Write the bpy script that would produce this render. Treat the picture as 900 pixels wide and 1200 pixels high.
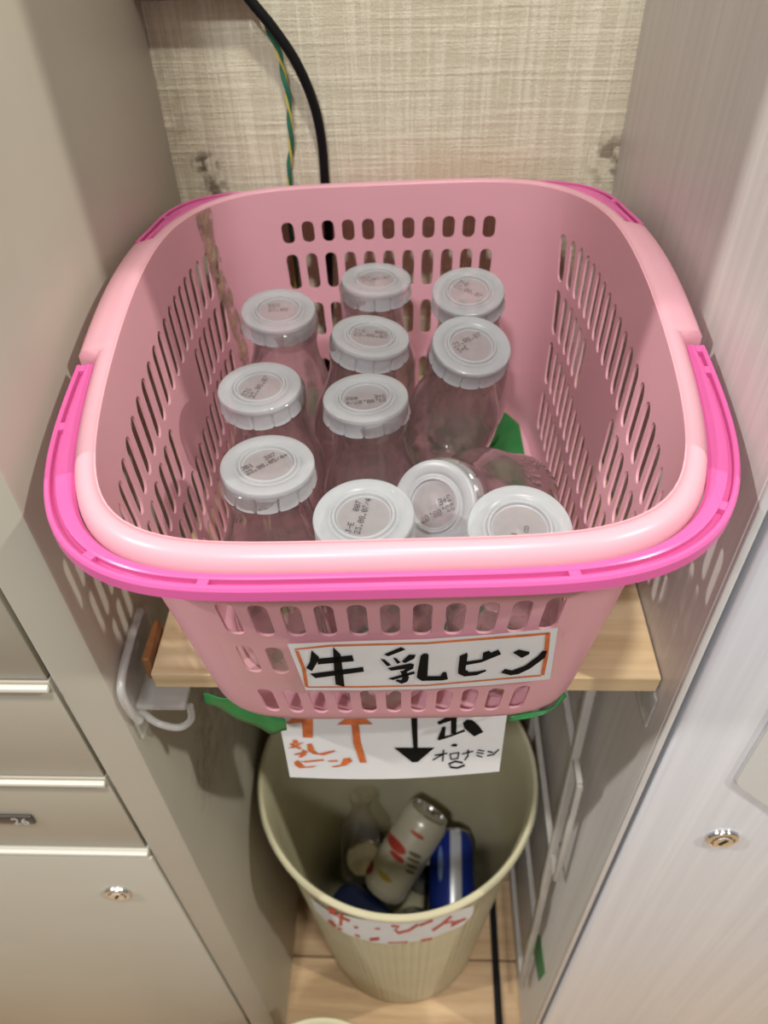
import bpy, bmesh, math, random
import numpy as np
from mathutils import Vector, Matrix
from mathutils.geometry import delaunay_2d_cdt, tessellate_polygon
random.seed(7)
for o in list(bpy.data.objects): bpy.data.objects.remove(o)
scene = bpy.context.scene
COL = scene.collection

# ------------------------------------------------------------------ camera
F = 901.0; CAM_D = .225; CAM_Z = 1.154          # focal length in pixels, distance to cabinet fronts, height
n_ = np.array([35, 931, F]); n_ /= np.linalg.norm(n_)
u_ = np.array([F, 0, -35.]); u_ /= np.linalg.norm(u_)
v_ = np.cross(u_, n_); v_ = -v_ if v_[2] < 0 else v_
CAMP = np.array([0, -CAM_D, CAM_Z])
cd = bpy.data.cameras.new('camera'); cam = bpy.data.objects.new('camera', cd); COL.objects.link(cam)
R3 = Matrix(((u_[0], -u_[1], -u_[2]), (v_[0], -v_[1], -v_[2]), (-n_[0], n_[1], n_[2])))
cam.matrix_world = Matrix.Translation(Vector(CAMP)) @ R3.to_4x4()
cd.sensor_fit = 'VERTICAL'; cd.sensor_height = 36; cd.sensor_width = 27; cd.lens = F / 1200 * 36
cd.clip_start = .01
cd.dof.use_dof = True; cd.dof.focus_distance = .34; cd.dof.aperture_fstop = 11
scene.camera = cam

# ------------------------------------------------------------------ world, lights, exposure
w = bpy.data.worlds.new('world'); scene.world = w; w.use_nodes = True
bg = w.node_tree.nodes['Background']; bg.inputs[0].default_value = (1, .985, .93, 1); bg.inputs[1].default_value = .24
def lamp(name, loc, target, energy, size, color):
    l = bpy.data.lights.new(name, 'AREA'); l.shape = 'DISK'; l.size = size; l.energy = energy; l.color = color
    o = bpy.data.objects.new(name, l); COL.objects.link(o); o.location = loc
    o.rotation_euler = (Vector(target) - Vector(loc)).to_track_quat('-Z', 'Y').to_euler(); return o
lamp('ceiling_or_fill_light', (1.42, -.64, 2.35), (0, 0, .8), 26, .06, (1, .97, .87))
lamp('ceiling_or_fill_light', (-1.52, -.47, 2.35), (0, 0, .8), 27, .06, (1, .98, .92))
lamp('ceiling_or_fill_light', (.12, -.42, 2.4), (0, .1, .8), 15, .10, (1, .98, .90))
lamp('ceiling_or_fill_light', (-.30, -1.15, 2.4), (0, 0, .8), 19, .14, (.98, .97, 1))  # added frontal fill that brightens the basket front and cabinet fronts
scene.cycles.transparent_max_bounces = 48; scene.cycles.max_bounces = 14
vs = scene.view_settings; vs.view_transform = 'Standard'; vs.look = 'None'; vs.gamma = 1; vs.use_curve_mapping = False
vs.exposure = -.03

# ------------------------------------------------------------------ geometry helpers
def ray(x, y):
    d = np.array([x - 450, y - 600, F]); return np.array([d @ u_, d @ v_, -(d @ n_)])
def onz(x, y, z): r = ray(x, y); return CAMP + r * ((z - CAM_Z) / r[2])
def onx(x, y, X): r = ray(x, y); return CAMP + r * (X / r[0])
def ony(x, y, Y): r = ray(x, y); return CAMP + r * ((Y + CAM_D) / r[1])
def onplane(x, y, p, nn):
    r = ray(x, y); return CAMP + r * (np.dot(np.array(p) - CAMP, nn) / np.dot(r, nn))

def link(name, me, mat=None, parent=None, smooth=None):
    o = bpy.data.objects.new(name, me); COL.objects.link(o)
    if mat is not None:
        me.materials.clear(); me.materials.append(mat)
    if parent is not None: o.parent = parent
    if smooth is not None:
        for p in me.polygons: p.use_smooth = True
        me.set_sharp_from_angle(angle=math.radians(smooth))
    return o
def mesh(name, vs_, fs, mat=None, parent=None, smooth=None):
    me = bpy.data.meshes.new(name); me.from_pydata([tuple(map(float, v)) for v in vs_], [], [tuple(f) for f in fs]); me.validate(); me.update()
    return link(name, me, mat, parent, smooth)
def tag(o, label=None, cat=None, group=None, kind=None):
    if label: o['label'] = label
    if cat: o['category'] = cat
    if group: o['group'] = group
    if kind: o['kind'] = kind
    return o
def empty(name, loc=(0, 0, 0)):
    o = bpy.data.objects.new(name, None); COL.objects.link(o); o.location = loc; o.empty_display_size = .02; return o
def box(name, lo, hi, mat, parent=None, bevel=0, seg=2):
    bm = bmesh.new(); bmesh.ops.create_cube(bm, size=1)
    lo, hi = Vector(lo), Vector(hi)
    for v in bm.verts: v.co = Vector([(lo[i] + hi[i]) / 2 + v.co[i] * (hi[i] - lo[i]) for i in range(3)])
    if bevel: bmesh.ops.bevel(bm, geom=bm.edges[:], offset=bevel, segments=seg, affect='EDGES', profile=.5)
    me = bpy.data.meshes.new(name); bm.to_mesh(me); bm.free()
    return link(name, me, mat, parent, 40 if bevel else None)
def lathe_mesh(prof, N, rfun=None, close=False):
    V = []; Fc = []
    for r, z in prof:
        for i in range(N):
            a = 2 * math.pi * i / N
            rr = r if rfun is None else rfun(r, z, a)
            V.append((rr * math.cos(a), rr * math.sin(a), z))
    for k in range(len(prof) - 1):
        for i in range(N):
            j = (i + 1) % N; Fc.append((k * N + i, k * N + j, (k + 1) * N + j, (k + 1) * N + i))
    return V, Fc
def cap_fan(V, Fc, start, N, flip=False):
    f = list(range(start, start + N)); Fc.append(tuple(reversed(f)) if flip else tuple(f))
def tube(name, pts, rad, mat, parent=None, seg=10, closed=False, scale2=1.0):
    pts = [Vector(p) for p in pts]
    # Catmull-Rom resample
    V = []; Fc = []; prev = None; n = len(pts)
    for i, p in enumerate(pts):
        t = (pts[min(i + 1, n - 1)] - pts[max(i - 1, 0)]).normalized()
        if prev is None:
            a = Vector((0, 0, 1)) if abs(t.z) < .9 else Vector((1, 0, 0)); x = t.cross(a).normalized()
        else: x = (prev - t * prev.dot(t)).normalized()
        prev = x; y = t.cross(x)
        r = rad if not hasattr(rad, '__len__') else rad[i]
        for k in range(seg):
            a = 2 * math.pi * k / seg; V.append(p + x * r * math.cos(a) + y * r * scale2 * math.sin(a))
    for i in range(n - 1):
        for k in range(seg):
            j = (k + 1) % seg; Fc.append((i * seg + k, i * seg + j, (i + 1) * seg + j, (i + 1) * seg + k))
    Fc.append(tuple(reversed(range(seg)))); Fc.append(tuple(range((n - 1) * seg, n * seg)))
    return mesh(name, V, Fc, mat, parent, 50)
def crom(P, k=8):
    P = [np.array(p, float) for p in P]; Q = [2 * P[0] - P[1]] + P + [2 * P[-1] - P[-2]]; out = []
    for i in range(1, len(Q) - 2):
        for j in range(k):
            t = j / k; a, b, c, d = Q[i - 1:i + 3]
            out.append(.5 * (2 * b + (c - a) * t + (2 * a - 5 * b + 4 * c - d) * t * t + (3 * b - a - 3 * c + d) * t ** 3))
    out.append(P[-1]); return out

# ------------------------------------------------------------------ material helpers
def newmat(name):
    m = bpy.data.materials.new(name); m.use_nodes = True; nt = m.node_tree
    return m, nt, nt.nodes['Principled BSDF'], nt.nodes['Material Output']
def N(nt, t, **k):
    n = nt.nodes.new(t)
    for a, b in k.items():
        if a in n.bl_rna.properties.keys(): setattr(n, a, b)
        else: n.inputs[a].default_value = b
    return n
def L(nt, a, b): nt.links.new(a, b)
def plain(name, c, rough=.5, var=.06, scale=30, bump=0, bscale=200, metal=0, spec=.5, c2=None):
    m, nt, P, out = newmat(name)
    P.inputs['Roughness'].default_value = rough; P.inputs['Metallic'].default_value = metal
    P.inputs['Specular IOR Level'].default_value = spec
    tc = N(nt, 'ShaderNodeTexCoord')
    nz = N(nt, 'ShaderNodeTexNoise', Scale=scale, Detail=4.0); L(nt, tc.outputs['Object'], nz.inputs['Vector'])
    rp = N(nt, 'ShaderNodeValToRGB'); rp.color_ramp.elements[0].position = .3; rp.color_ramp.elements[1].position = .7
    d = c2 or [x * (1 - var * 2) for x in c]
    rp.color_ramp.elements[0].color = (*d, 1); rp.color_ramp.elements[1].color = (*c, 1)
    L(nt, nz.outputs['Fac'], rp.inputs['Fac']); L(nt, rp.outputs['Color'], P.inputs['Base Color'])
    if bump:
        b = N(nt, 'ShaderNodeTexNoise', Scale=bscale, Detail=3.0); L(nt, tc.outputs['Object'], b.inputs['Vector'])
        bp = N(nt, 'ShaderNodeBump', Strength=bump, Distance=.001); L(nt, b.outputs['Fac'], bp.inputs['Height']); L(nt, bp.outputs['Normal'], P.inputs['Normal'])
    return m
def add_translucency(m, col, f):
    nt = m.node_tree; out = nt.nodes['Material Output']; P = nt.nodes['Principled BSDF']
    t = N(nt, 'ShaderNodeBsdfTranslucent'); t.inputs[0].default_value = (*col, 1)
    mx = N(nt, 'ShaderNodeMixShader'); mx.inputs[0].default_value = f
    L(nt, P.outputs[0], mx.inputs[1]); L(nt, t.outputs[0], mx.inputs[2]); L(nt, mx.outputs[0], out.inputs['Surface'])
    return mx
def stained(name, base, stains, rough=.5, stain_col=(.06, .045, .03), bump=0):
    """painted surface with dirt marks; stains = [(centre, radius, strength, noise scale)] in object space"""
    m = plain(name, base, rough, .04, 9, bump, 300)
    nt = m.node_tree; P = nt.nodes['Principled BSDF']
    cur = P.inputs['Base Color'].links[0].from_socket
    tc = N(nt, 'ShaderNodeTexCoord')
    for (c, r, s, sc) in stains:
        mp = N(nt, 'ShaderNodeMapping'); mp.vector_type = 'TEXTURE'; mp.inputs['Location'].default_value = c
        mp.inputs['Scale'].default_value = r; L(nt, tc.outputs['Object'], mp.inputs['Vector'])
        ln = N(nt, 'ShaderNodeVectorMath', operation='LENGTH'); L(nt, mp.outputs[0], ln.inputs[0])
        mr = N(nt, 'ShaderNodeMapRange'); mr.inputs[1].default_value = 1; mr.inputs[2].default_value = .25; L(nt, ln.outputs['Value'], mr.inputs[0])
        nz = N(nt, 'ShaderNodeTexNoise', Scale=sc, Detail=5.0, Roughness=.7); L(nt, tc.outputs['Object'], nz.inputs['Vector'])
        m2 = N(nt, 'ShaderNodeMapRange'); m2.inputs[1].default_value = .45; m2.inputs[2].default_value = .62; L(nt, nz.outputs['Fac'], m2.inputs[0])
        mu = N(nt, 'ShaderNodeMath', operation='MULTIPLY'); L(nt, mr.outputs[0], mu.inputs[0]); L(nt, m2.outputs[0], mu.inputs[1])
        mu2 = N(nt, 'ShaderNodeMath', operation='MULTIPLY'); L(nt, mu.outputs[0], mu2.inputs[0]); mu2.inputs[1].default_value = s
        mx = N(nt, 'ShaderNodeMix', data_type='RGBA'); L(nt, mu2.outputs[0], mx.inputs[0]); L(nt, cur, mx.inputs[6]); mx.inputs[7].default_value = (*stain_col, 1)
        cur = mx.outputs[2]
    L(nt, cur, P.inputs['Base Color'])
    return m
def woodgrain(name, ca, cb, axis_scale, rough=.4, bump=.05, wscale=1.0):
    m, nt, P, out = newmat(name); P.inputs['Roughness'].default_value = rough
    tc = N(nt, 'ShaderNodeTexCoord'); mp = N(nt, 'ShaderNodeMapping'); mp.inputs['Scale'].default_value = axis_scale
    L(nt, tc.outputs['Object'], mp.inputs['Vector'])
    nz = N(nt, 'ShaderNodeTexNoise', Scale=wscale, Detail=6.0, Roughness=.65, Distortion=.3); L(nt, mp.outputs[0], nz.inputs['Vector'])
    rp = N(nt, 'ShaderNodeValToRGB'); rp.color_ramp.elements[0].position = .35; rp.color_ramp.elements[1].position = .65
    rp.color_ramp.elements[0].color = (*ca, 1); rp.color_ramp.elements[1].color = (*cb, 1)
    L(nt, nz.outputs['Fac'], rp.inputs['Fac']); L(nt, rp.outputs['Color'], P.inputs['Base Color'])
    bp = N(nt, 'ShaderNodeBump', Strength=bump, Distance=.001); L(nt, nz.outputs['Fac'], bp.inputs['Height']); L(nt, bp.outputs['Normal'], P.inputs['Normal'])
    return m
def thin_clear(name, tint, edge, rough=.03, spec_boost=1.0, haze=0.0, bend=0.0, wave=0.0):
    """thin clear wall: transparent with fresnel gloss and a denser tint at grazing angles"""
    m, nt, P, out = newmat(name); nt.nodes.remove(P)
    lw = N(nt, 'ShaderNodeLayerWeight', Blend=.35)
    mx = N(nt, 'ShaderNodeMix', data_type='RGBA'); L(nt, lw.outputs['Facing'], mx.inputs[0]); mx.inputs[6].default_value = (*tint, 1); mx.inputs[7].default_value = (*edge, 1)
    t = N(nt, 'ShaderNodeBsdfTransparent'); L(nt, mx.outputs[2], t.inputs[0])
    g = N(nt, 'ShaderNodeBsdfGlossy', Roughness=rough)
    if bend:
        rf = N(nt, 'ShaderNodeBsdfRefraction', IOR=1.14, Roughness=.0); L(nt, mx.outputs[2], rf.inputs[0])
        mb = N(nt, 'ShaderNodeMixShader'); mb.inputs[0].default_value = bend; L(nt, t.outputs[0], mb.inputs[1]); L(nt, rf.outputs[0], mb.inputs[2]); t = mb
    if wave:
        tc = N(nt, 'ShaderNodeTexCoord'); nz = N(nt, 'ShaderNodeTexNoise', Scale=70.0, Detail=2.0); L(nt, tc.outputs['Object'], nz.inputs['Vector'])
        bp = N(nt, 'ShaderNodeBump', Strength=wave, Distance=.002); L(nt, nz.outputs['Fac'], bp.inputs['Height']); L(nt, bp.outputs['Normal'], g.inputs['Normal'])
        if bend: L(nt, bp.outputs['Normal'], rf.inputs['Normal'])
    lf = N(nt, 'ShaderNodeLayerWeight', Blend=.5)            # schlick-like sheen, the same on both faces of the thin wall
    pw_ = N(nt, 'ShaderNodeMath', operation='POWER'); L(nt, lf.outputs['Facing'], pw_.inputs[0]); pw_.inputs[1].default_value = 4.0
    mu = N(nt, 'ShaderNodeMath', operation='MULTIPLY_ADD'); L(nt, pw_.outputs[0], mu.inputs[0]); mu.inputs[1].default_value = .45 * spec_boost; mu.inputs[2].default_value = .04 * spec_boost; mu.use_clamp = True
    ms = N(nt, 'ShaderNodeMixShader'); L(nt, mu.outputs[0], ms.inputs[0]); L(nt, t.outputs[0], ms.inputs[1]); L(nt, g.outputs[0], ms.inputs[2])
    last = ms
    if haze:
        d = N(nt, 'ShaderNodeBsdfDiffuse'); d.inputs[0].default_value = (.8, .8, .8, 1)
        m2 = N(nt, 'ShaderNodeMixShader'); m2.inputs[0].default_value = haze; L(nt, ms.outputs[0], m2.inputs[1]); L(nt, d.outputs[0], m2.inputs[2]); last = m2
    L(nt, last.outputs[0], out.inputs['Surface'])
    return m
def poly_plastic(name, col, alpha, rough=.35):
    """milky translucent plastic"""
    m, nt, P, out = newmat(name); P.inputs['Base Color'].default_value = (*col, 1); P.inputs['Roughness'].default_value = rough
    t = N(nt, 'ShaderNodeBsdfTranslucent'); t.inputs[0].default_value = (*col, 1)
    m1 = N(nt, 'ShaderNodeMixShader'); m1.inputs[0].default_value = .35; L(nt, P.outputs[0], m1.inputs[1]); L(nt, t.outputs[0], m1.inputs[2])
    tr = N(nt, 'ShaderNodeBsdfTransparent')
    nz = N(nt, 'ShaderNodeTexNoise', Scale=150.0); tc = N(nt, 'ShaderNodeTexCoord'); L(nt, tc.outputs['Object'], nz.inputs['Vector'])
    mr = N(nt, 'ShaderNodeMapRange'); mr.inputs[3].default_value = alpha - .05; mr.inputs[4].default_value = min(1, alpha + .05); L(nt, nz.outputs['Fac'], mr.inputs[0])
    m2 = N(nt, 'ShaderNodeMixShader'); L(nt, mr.outputs[0], m2.inputs[0]); L(nt, tr.outputs[0], m2.inputs[1]); L(nt, m1.outputs[0], m2.inputs[2])
    L(nt, m2.outputs[0], out.inputs['Surface']); return m

# --- materials
M_pink = plain('pink_plastic', (.84, .47, .545), .32, .03, 12, spec=.5); add_translucency(M_pink, (.9, .42, .48), .30)
M_handle = plain('magenta_plastic', (.68, .115, .345), .3, .03, 14); add_translucency(M_handle, (.8, .12, .36), .1)
M_steel = stained('beige_painted_steel', (.47, .44, .37), [((-.163, .10, .62), (.05, .05, .10), .55, 60), ((-.163, .18, .56), (.05, .1, .16), .35, 25), ((-.163, .06, .60), (.03, .03, .05), .5, 90)], .42)
M_door = plain('greige_locker_door', (.39, .355, .285), .38, .03, 6)
M_strip = plain('highlit_door_lip', (.66, .63, .56), .3, .02, 20)  # light caught along the door lip is put into this paler colour
M_dark = plain('dark_gap', (.012, .011, .010), .7, .1, 40)
M_ash = woodgrain('white_ash_laminate', (.55, .52, .50), (.63, .605, .585), (140, 140, 3), .36, .06)
M_ashdoor = woodgrain('white_ash_door', (.66, .67, .72), (.75, .755, .80), (120, 120, 2.5), .3, .06)
M_trim = plain('brushed_aluminium', (.68, .68, .69), .3, .05, 60, metal=.15)
M_chrome = plain('chrome', (.75, .74, .72), .12, .05, 60, metal=1)
M_paper = plain('white_paper', (.82, .82, .83), .55, .03, 40)
add_translucency(M_paper, (.8, .8, .78), .12)
M_black = plain('black_marker', (.006, .006, .006), .8, .1, 90, spec=.1)
M_orange = plain('orange_marker', (.72, .16, .035), .5, .18, 160)
M_red = plain('red_marker', (.62, .06, .04), .5, .2, 160)
M_ink = plain('black_dot_print', (.03, .03, .035), .6, .1, 90)
M_ply = woodgrain('pale_plywood', (.52, .36, .19), (.72, .56, .34), (3, 60, 60), .6, .2)
M_brown = plain('brown_wood_strip', (.27, .11, .035), .55, .15, 60)
M_green = plain('green_tape', (.032, .25, .065), .35, .12, 60, bump=.15, bscale=120); add_translucency(M_green, (.035, .32, .075), .25)
M_bin = plain('cream_bin_plastic', (.66, .61, .41), .38, .04, 20); add_translucency(M_bin, (.7, .64, .42), .08)
M_cable = plain('black_cable_sheath', (.006, .006, .007), .5, .1, 40, spec=.2)
M_wgreen = plain('green_wire_sheath', (.02, .16, .10), .4, .1, 40)
M_wyel = plain('yellow_wire_sheath', (.62, .52, .10), .4, .1, 40)
M_glass = thin_clear('clear_bottle_glass', (.965, .955, .945), (.62, .58, .56), .055, 4.0, .025, .35, .30)
M_clear = thin_clear('clear_plastic', (.97, .97, .96), (.93, .92, .90), .08, 1.6, .20)
M_tape = thin_clear('clear_packing_tape', (.99, .99, .985), (.97, .96, .95), .15, .9, .015)
M_dirt = plain('dirty_old_tape', (.50, .33, .24), .6, .25, 90)
def patchy(m, sc, lo, hi):
    nt = m.node_tree; P = nt.nodes['Principled BSDF']; tc = N(nt, 'ShaderNodeTexCoord'); nz = N(nt, 'ShaderNodeTexNoise', Scale=float(sc), Detail=4.0); L(nt, tc.outputs['Object'], nz.inputs['Vector'])
    mr = N(nt, 'ShaderNodeMapRange'); mr.inputs[1].default_value = lo; mr.inputs[2].default_value = hi; L(nt, nz.outputs['Fac'], mr.inputs[0]); L(nt, mr.outputs[0], P.inputs['Alpha'])
patchy(M_dirt, 120, .38, .62)
M_rack = plain('grey_white_rack_plastic', (.47, .44, .40), .5, .06, 40)
M_cap = poly_plastic('milky_cap_plastic', (.60, .635, .66), .64, .28)
M_capin = poly_plastic('clearer_cap_centre', (.62, .62, .63), .46)

# ------------------------------------------------------------------ setting: floor, back wall
XL, XR, YB = -.163, .136, .312
flo = box('floor', (-2.2, -2.6, -.03), (2.2, .6, -.004), plain('floor_joint', (.05, .035, .022), .8), None)
tag(flo, 'pale brown wood plank floor under the bins', None, None, 'structure')
M_plank = woodgrain('floor_plank', (.40, .25, .13), (.58, .40, .23), (4, 45, 45), .45, .08)
pw, pl = .105, .80
protos = {}
row = 0; y = YB - .0015
while y > -.75:
    x = XL - .62 - (row % 3) * .27
    while x < 1.0:
        if x + pl > -.75:
            if 'p' not in protos:
                b = box('plank', (0, -pw + .0018, -.012), (pl - .0018, 0, 0), M_plank, flo, .0012, 1); protos['p'] = b.data
            else:
                b = bpy.data.objects.new('plank', protos['p']); COL.objects.link(b); b.parent = flo
            b.location = (x, y, 0)
        x += pl
    y -= pw; row += 1

m, nt, P, out = newmat('woven_wallpaper'); P.inputs['Roughness'].default_value = .62
tc = N(nt, 'ShaderNodeTexCoord')
def threads(sc, dist):
    mp = N(nt, 'ShaderNodeMapping'); mp.inputs['Scale'].default_value = sc; L(nt, tc.outputs['Object'], mp.inputs['Vector'])
    nz = N(nt, 'ShaderNodeTexNoise', Scale=1.0, Detail=3.0, Roughness=.6, Distortion=dist); L(nt, mp.outputs[0], nz.inputs['Vector'])
    mr = N(nt, 'ShaderNodeMapRange'); mr.inputs[1].default_value = .42; mr.inputs[2].default_value = .72; L(nt, nz.outputs['Fac'], mr.inputs[0]); return mr
t1 = threads((300, 30, 11), .15); t2 = threads((11, 30, 290), .15); t3 = threads((700, 700, 700), 0)
a1 = N(nt, 'ShaderNodeMath', operation='ADD'); wt = N(nt, 'ShaderNodeMath', operation='MULTIPLY'); L(nt, t2.outputs[0], wt.inputs[0]); wt.inputs[1].default_value = .5; L(nt, t1.outputs[0], a1.inputs[0]); L(nt, wt.outputs[0], a1.inputs[1])
a2 = N(nt, 'ShaderNodeMath', operation='MULTIPLY_ADD'); L(nt, t3.outputs[0], a2.inputs[0]); a2.inputs[1].default_value = .25; L(nt, a1.outputs[0], a2.inputs[2])
rp = N(nt, 'ShaderNodeValToRGB'); rp.color_ramp.elements[0].position = .25; rp.color_ramp.elements[1].position = 1.35 / 1.6
rp.color_ramp.elements[0].color = (.585, .535, .395, 1); rp.color_ramp.elements[1].color = (.69, .645, .50, 1)
L(nt, a2.outputs[0], rp.inputs['Fac'])
cur = rp.outputs['Color']
for (c, r, s, sc, col) in [((-0.1414, 0.312, 0.9638), (.012, .05, .010), .9, 130, (.10, .08, .055)), ((-0.1383, 0.312, 0.9486), (.012, .05, .012), .8, 110, (.12, .09, .06)),
                      ((0.1302, 0.312, 0.9618), (.016, .05, .022), .8, 90, (.16, .12, .08)), ((-0.1576, 0.312, 0.9974), (.012, .05, .06), .35, 60, (.3, .24, .17)),
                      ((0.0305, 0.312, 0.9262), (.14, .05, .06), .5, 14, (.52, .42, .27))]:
    mp = N(nt, 'ShaderNodeMapping'); mp.vector_type = 'TEXTURE'; mp.inputs['Location'].default_value = c; mp.inputs['Scale'].default_value = r
    L(nt, tc.outputs['Object'], mp.inputs['Vector'])
    ln = N(nt, 'ShaderNodeVectorMath', operation='LENGTH'); L(nt, mp.outputs[0], ln.inputs[0])
    mr = N(nt, 'ShaderNodeMapRange'); mr.inputs[1].default_value = 1; mr.inputs[2].default_value = .4; L(nt, ln.outputs['Value'], mr.inputs[0])
    nz = N(nt, 'ShaderNodeTexNoise', Scale=float(sc), Detail=3.0); L(nt, tc.outputs['Object'], nz.inputs['Vector'])
    m2 = N(nt, 'ShaderNodeMapRange'); m2.inputs[1].default_value = .44; m2.inputs[2].default_value = .56; L(nt, nz.outputs['Fac'], m2.inputs[0])
    mu = N(nt, 'ShaderNodeMath', operation='MULTIPLY'); L(nt, mr.outputs[0], mu.inputs[0]); L(nt, m2.outputs[0], mu.inputs[1])
    mu2 = N(nt, 'ShaderNodeMath', operation='MULTIPLY'); L(nt, mu.outputs[0], mu2.inputs[0]); mu2.inputs[1].default_value = s
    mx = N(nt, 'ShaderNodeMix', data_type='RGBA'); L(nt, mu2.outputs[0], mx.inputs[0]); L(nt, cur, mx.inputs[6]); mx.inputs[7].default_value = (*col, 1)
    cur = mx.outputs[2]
L(nt, cur, P.inputs['Base Color'])
bp = N(nt, 'ShaderNodeBump', Strength=.55, Distance=.0012); L(nt, a2.outputs[0], bp.inputs['Height']); L(nt, bp.outputs['Normal'], P.inputs['Normal'])
M_wall = m
wb = box('wall_back', (-1.6, YB, 0), (1.6, YB + .05, 2.4), M_wall)
tag(wb, 'cream woven wallpaper wall behind the pink basket', None, None, 'structure')
tr = box('trim_1', (XL + .0005, YB - .016, 1.0605), (-.0965, YB - .0004, 1.080), plain('brown_grey_trim', (.24, .19, .16), .5), None, .002)
tag(tr, 'short brown wooden strip on the wallpaper above the basket', None, None, 'structure')

# ------------------------------------------------------------------ left locker cabinet
lk = tag(empty('locker_cabinet', (-.4, .15, 0)), 'beige steel locker cabinet with narrow doors left of the basket', 'locker')
def ch(o, par):
    """parent keeping world placement"""
    o.parent = par; o.location = o.location - par.location; return o
ch(box('side_panel', (XL - .0285, 0, .005), (XL, YB - .001, 1.95), M_steel, None, .0022, 2), lk)
ch(box('carcass', (-.80, .022, .005), (XL - .0295, YB - .001, 1.95), M_dark), lk)
zt = [1.456, 1.348, 1.240, 1.132, 1.024, .916, .808, .700, .592]
for i in range(len(zt) - 1):
    d = ch(box('door', (-.80, .0015, zt[i + 1] + .0026), (XL - .0318, .020, zt[i]), M_door, None, .0012, 2), lk)
    s = ch(box('door_lip', (-.798, -.0022, zt[i] - .0054), (XL - .0322, .0012, zt[i] - .0012), M_strip, None, .0010, 2), lk)
    if i == 7:
        pass
# number plate on the third door from below
pl_ = ch(box('number_plate', (-.335, -.0012, .637), (-.2605, .0014, .6485), plain('dark_brown_plate', (.055, .045, .038), .35), None, .001, 2), lk)
ch(box('lower_door', (-.80, -.0005, .012), (XL - .0305, .020, .5795), M_steel, None, .0015, 2), lk)
ch(box('lower_rail', (-.80, .0005, .5805), (XL - .0305, .020, .5915), M_steel, None, .0015, 2), lk)
s = ch(box('door_lip', (-.798, -.0022, .5862), (XL - .031, .0012, .5906), M_strip, None, .0010, 2), lk)
def lock(name, cx, cz, y0, r, par):
    V, Fc = lathe_mesh([(r, 0), (r, .0018), (r * .93, .0030), (r * .72, .0034), (r * .68, .0022), (.0001, .0022)], 32)
    b = mesh(name, V, Fc, M_chrome, None, 35); b.rotation_euler = (math.pi / 2, 0, 0); b.location = (cx, y0, cz); ch(b, par)
    V, Fc = lathe_mesh([(r * .60, .0022), (r * .58, .0042), (.0001, .0042)], 28)
    c = mesh('lock_barrel', V, Fc, M_chrome, None, 35); c.parent = b
    k = box('keyhole', (-r * .10, -r * .34, .0040), (r * .10, r * .34, .0046), M_dark); k.parent = b; k.rotation_euler = (0, 0, -.5)
    return b
lock('lock', -.2365, .5135, -.0005, .0105, lk)
# digits
G5 = {'0': '01110 10001 10011 10101 11001 10001 01110', '1': '00100 01100 00100 00100 00100 00100 01110', '2': '01110 10001 00001 00010 00100 01000 11111',
      '3': '11111 00010 00100 00010 00001 10001 01110', '4': '00010 00110 01010 10010 11111 00010 00010', '5': '11111 10000 11110 00001 00001 10001 01110',
      '6': '00110 01000 10000 11110 10001 10001 01110', '7': '11111 00001 00010 00100 01000 01000 01000', '8': '01110 10001 10001 01110 10001 10001 01110',
      '9': '01110 10001 10001 01111 00001 00010 01100', '.': '00000 00000 00000 00000 00000 01100 01100', '/': '00000 00001 00010 00100 01000 10000 00000',
      '+': '00000 00100 00100 11111 00100 00100 00000', 'J': '00111 00010 00010 00010 00010 10010 01100', 'E': '11111 10000 10000 11110 10000 10000 11111',
      'B': '11110 10001 10001 11110 10001 10001 11110', '-': '00000 00000 00000 11111 00000 00000 00000', ' ': '00000 00000 00000 00000 00000 00000 00000'}
def dotmatrix(lines, pitch, dot, xf=(1, 1)):
    """list of text lines -> flat quads centred on the origin"""
    V = []; Fc = []; W = max(len(l) for l in lines) * 6 - 1; H = len(lines) * 10 - 3
    for li, l in enumerate(lines):
        off = 0
        for ci, c in enumerate(l):
            rows = G5[c].split()
            for r, rw in enumerate(rows):
                for k, b in enumerate(rw):
                    if b == '1':
                        x = (off + ci * 6 + k - W / 2) * pitch; yy = (H / 2 - li * 10 - r) * pitch * 1.1; q = dot / 2; s = len(V)
                        V += [(x - q, yy - q, 0), (x + q, yy - q, 0), (x + q, yy + q, 0), (x - q, yy + q, 0)]; Fc.append((s, s + 1, s + 2, s + 3))
    return V, Fc
tx = bpy.data.curves.new('digits', 'FONT'); tx.body = '26'; tx.size = .0122; tx.align_x = 'RIGHT'; tx.extrude = .0001
to = bpy.data.objects.new('digits', tx); COL.objects.link(to); bpy.context.view_layer.update()
dme = bpy.data.meshes.new_from_object(to); bpy.data.objects.remove(to)
dg = link('digits', dme, plain('engraved_white_digits', (.55, .53, .50), .5)); dg.rotation_euler = (math.pi / 2, 0, 0); dg.location = (-.2648, -.0013, .639); 
dg.parent = pl_; dg.location = Vector((-.2630, -.0017, .6387))

# ------------------------------------------------------------------ right cabinet
rc = tag(empty('white_cabinet', (.4, .15, 0)), 'white wood-grain cabinet with aluminium edge right of the basket', 'cabinet')
ch(box('side_panel', (XR, .0005, .005), (XR + .0042, YB - .001, 1.95), M_ash, None, .0006, 1), rc)
ch(box('edge_trim', (XR + .0002, -.0022, .005), (XR + .0040, .0004, 1.95), M_trim, None, .0008, 2), rc)
ch(box('carcass', (XR + .0046, .012, .005), (.75, YB - .001, 1.95), M_dark), rc)
ch(box('door', (XR + .0074, -.0040, .010), (.62, .0115, 1.40), M_ashdoor, None, .0030, 4), rc)
lk2 = lock('lock', .2025, .6425, -.004, .0108, rc)
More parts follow.
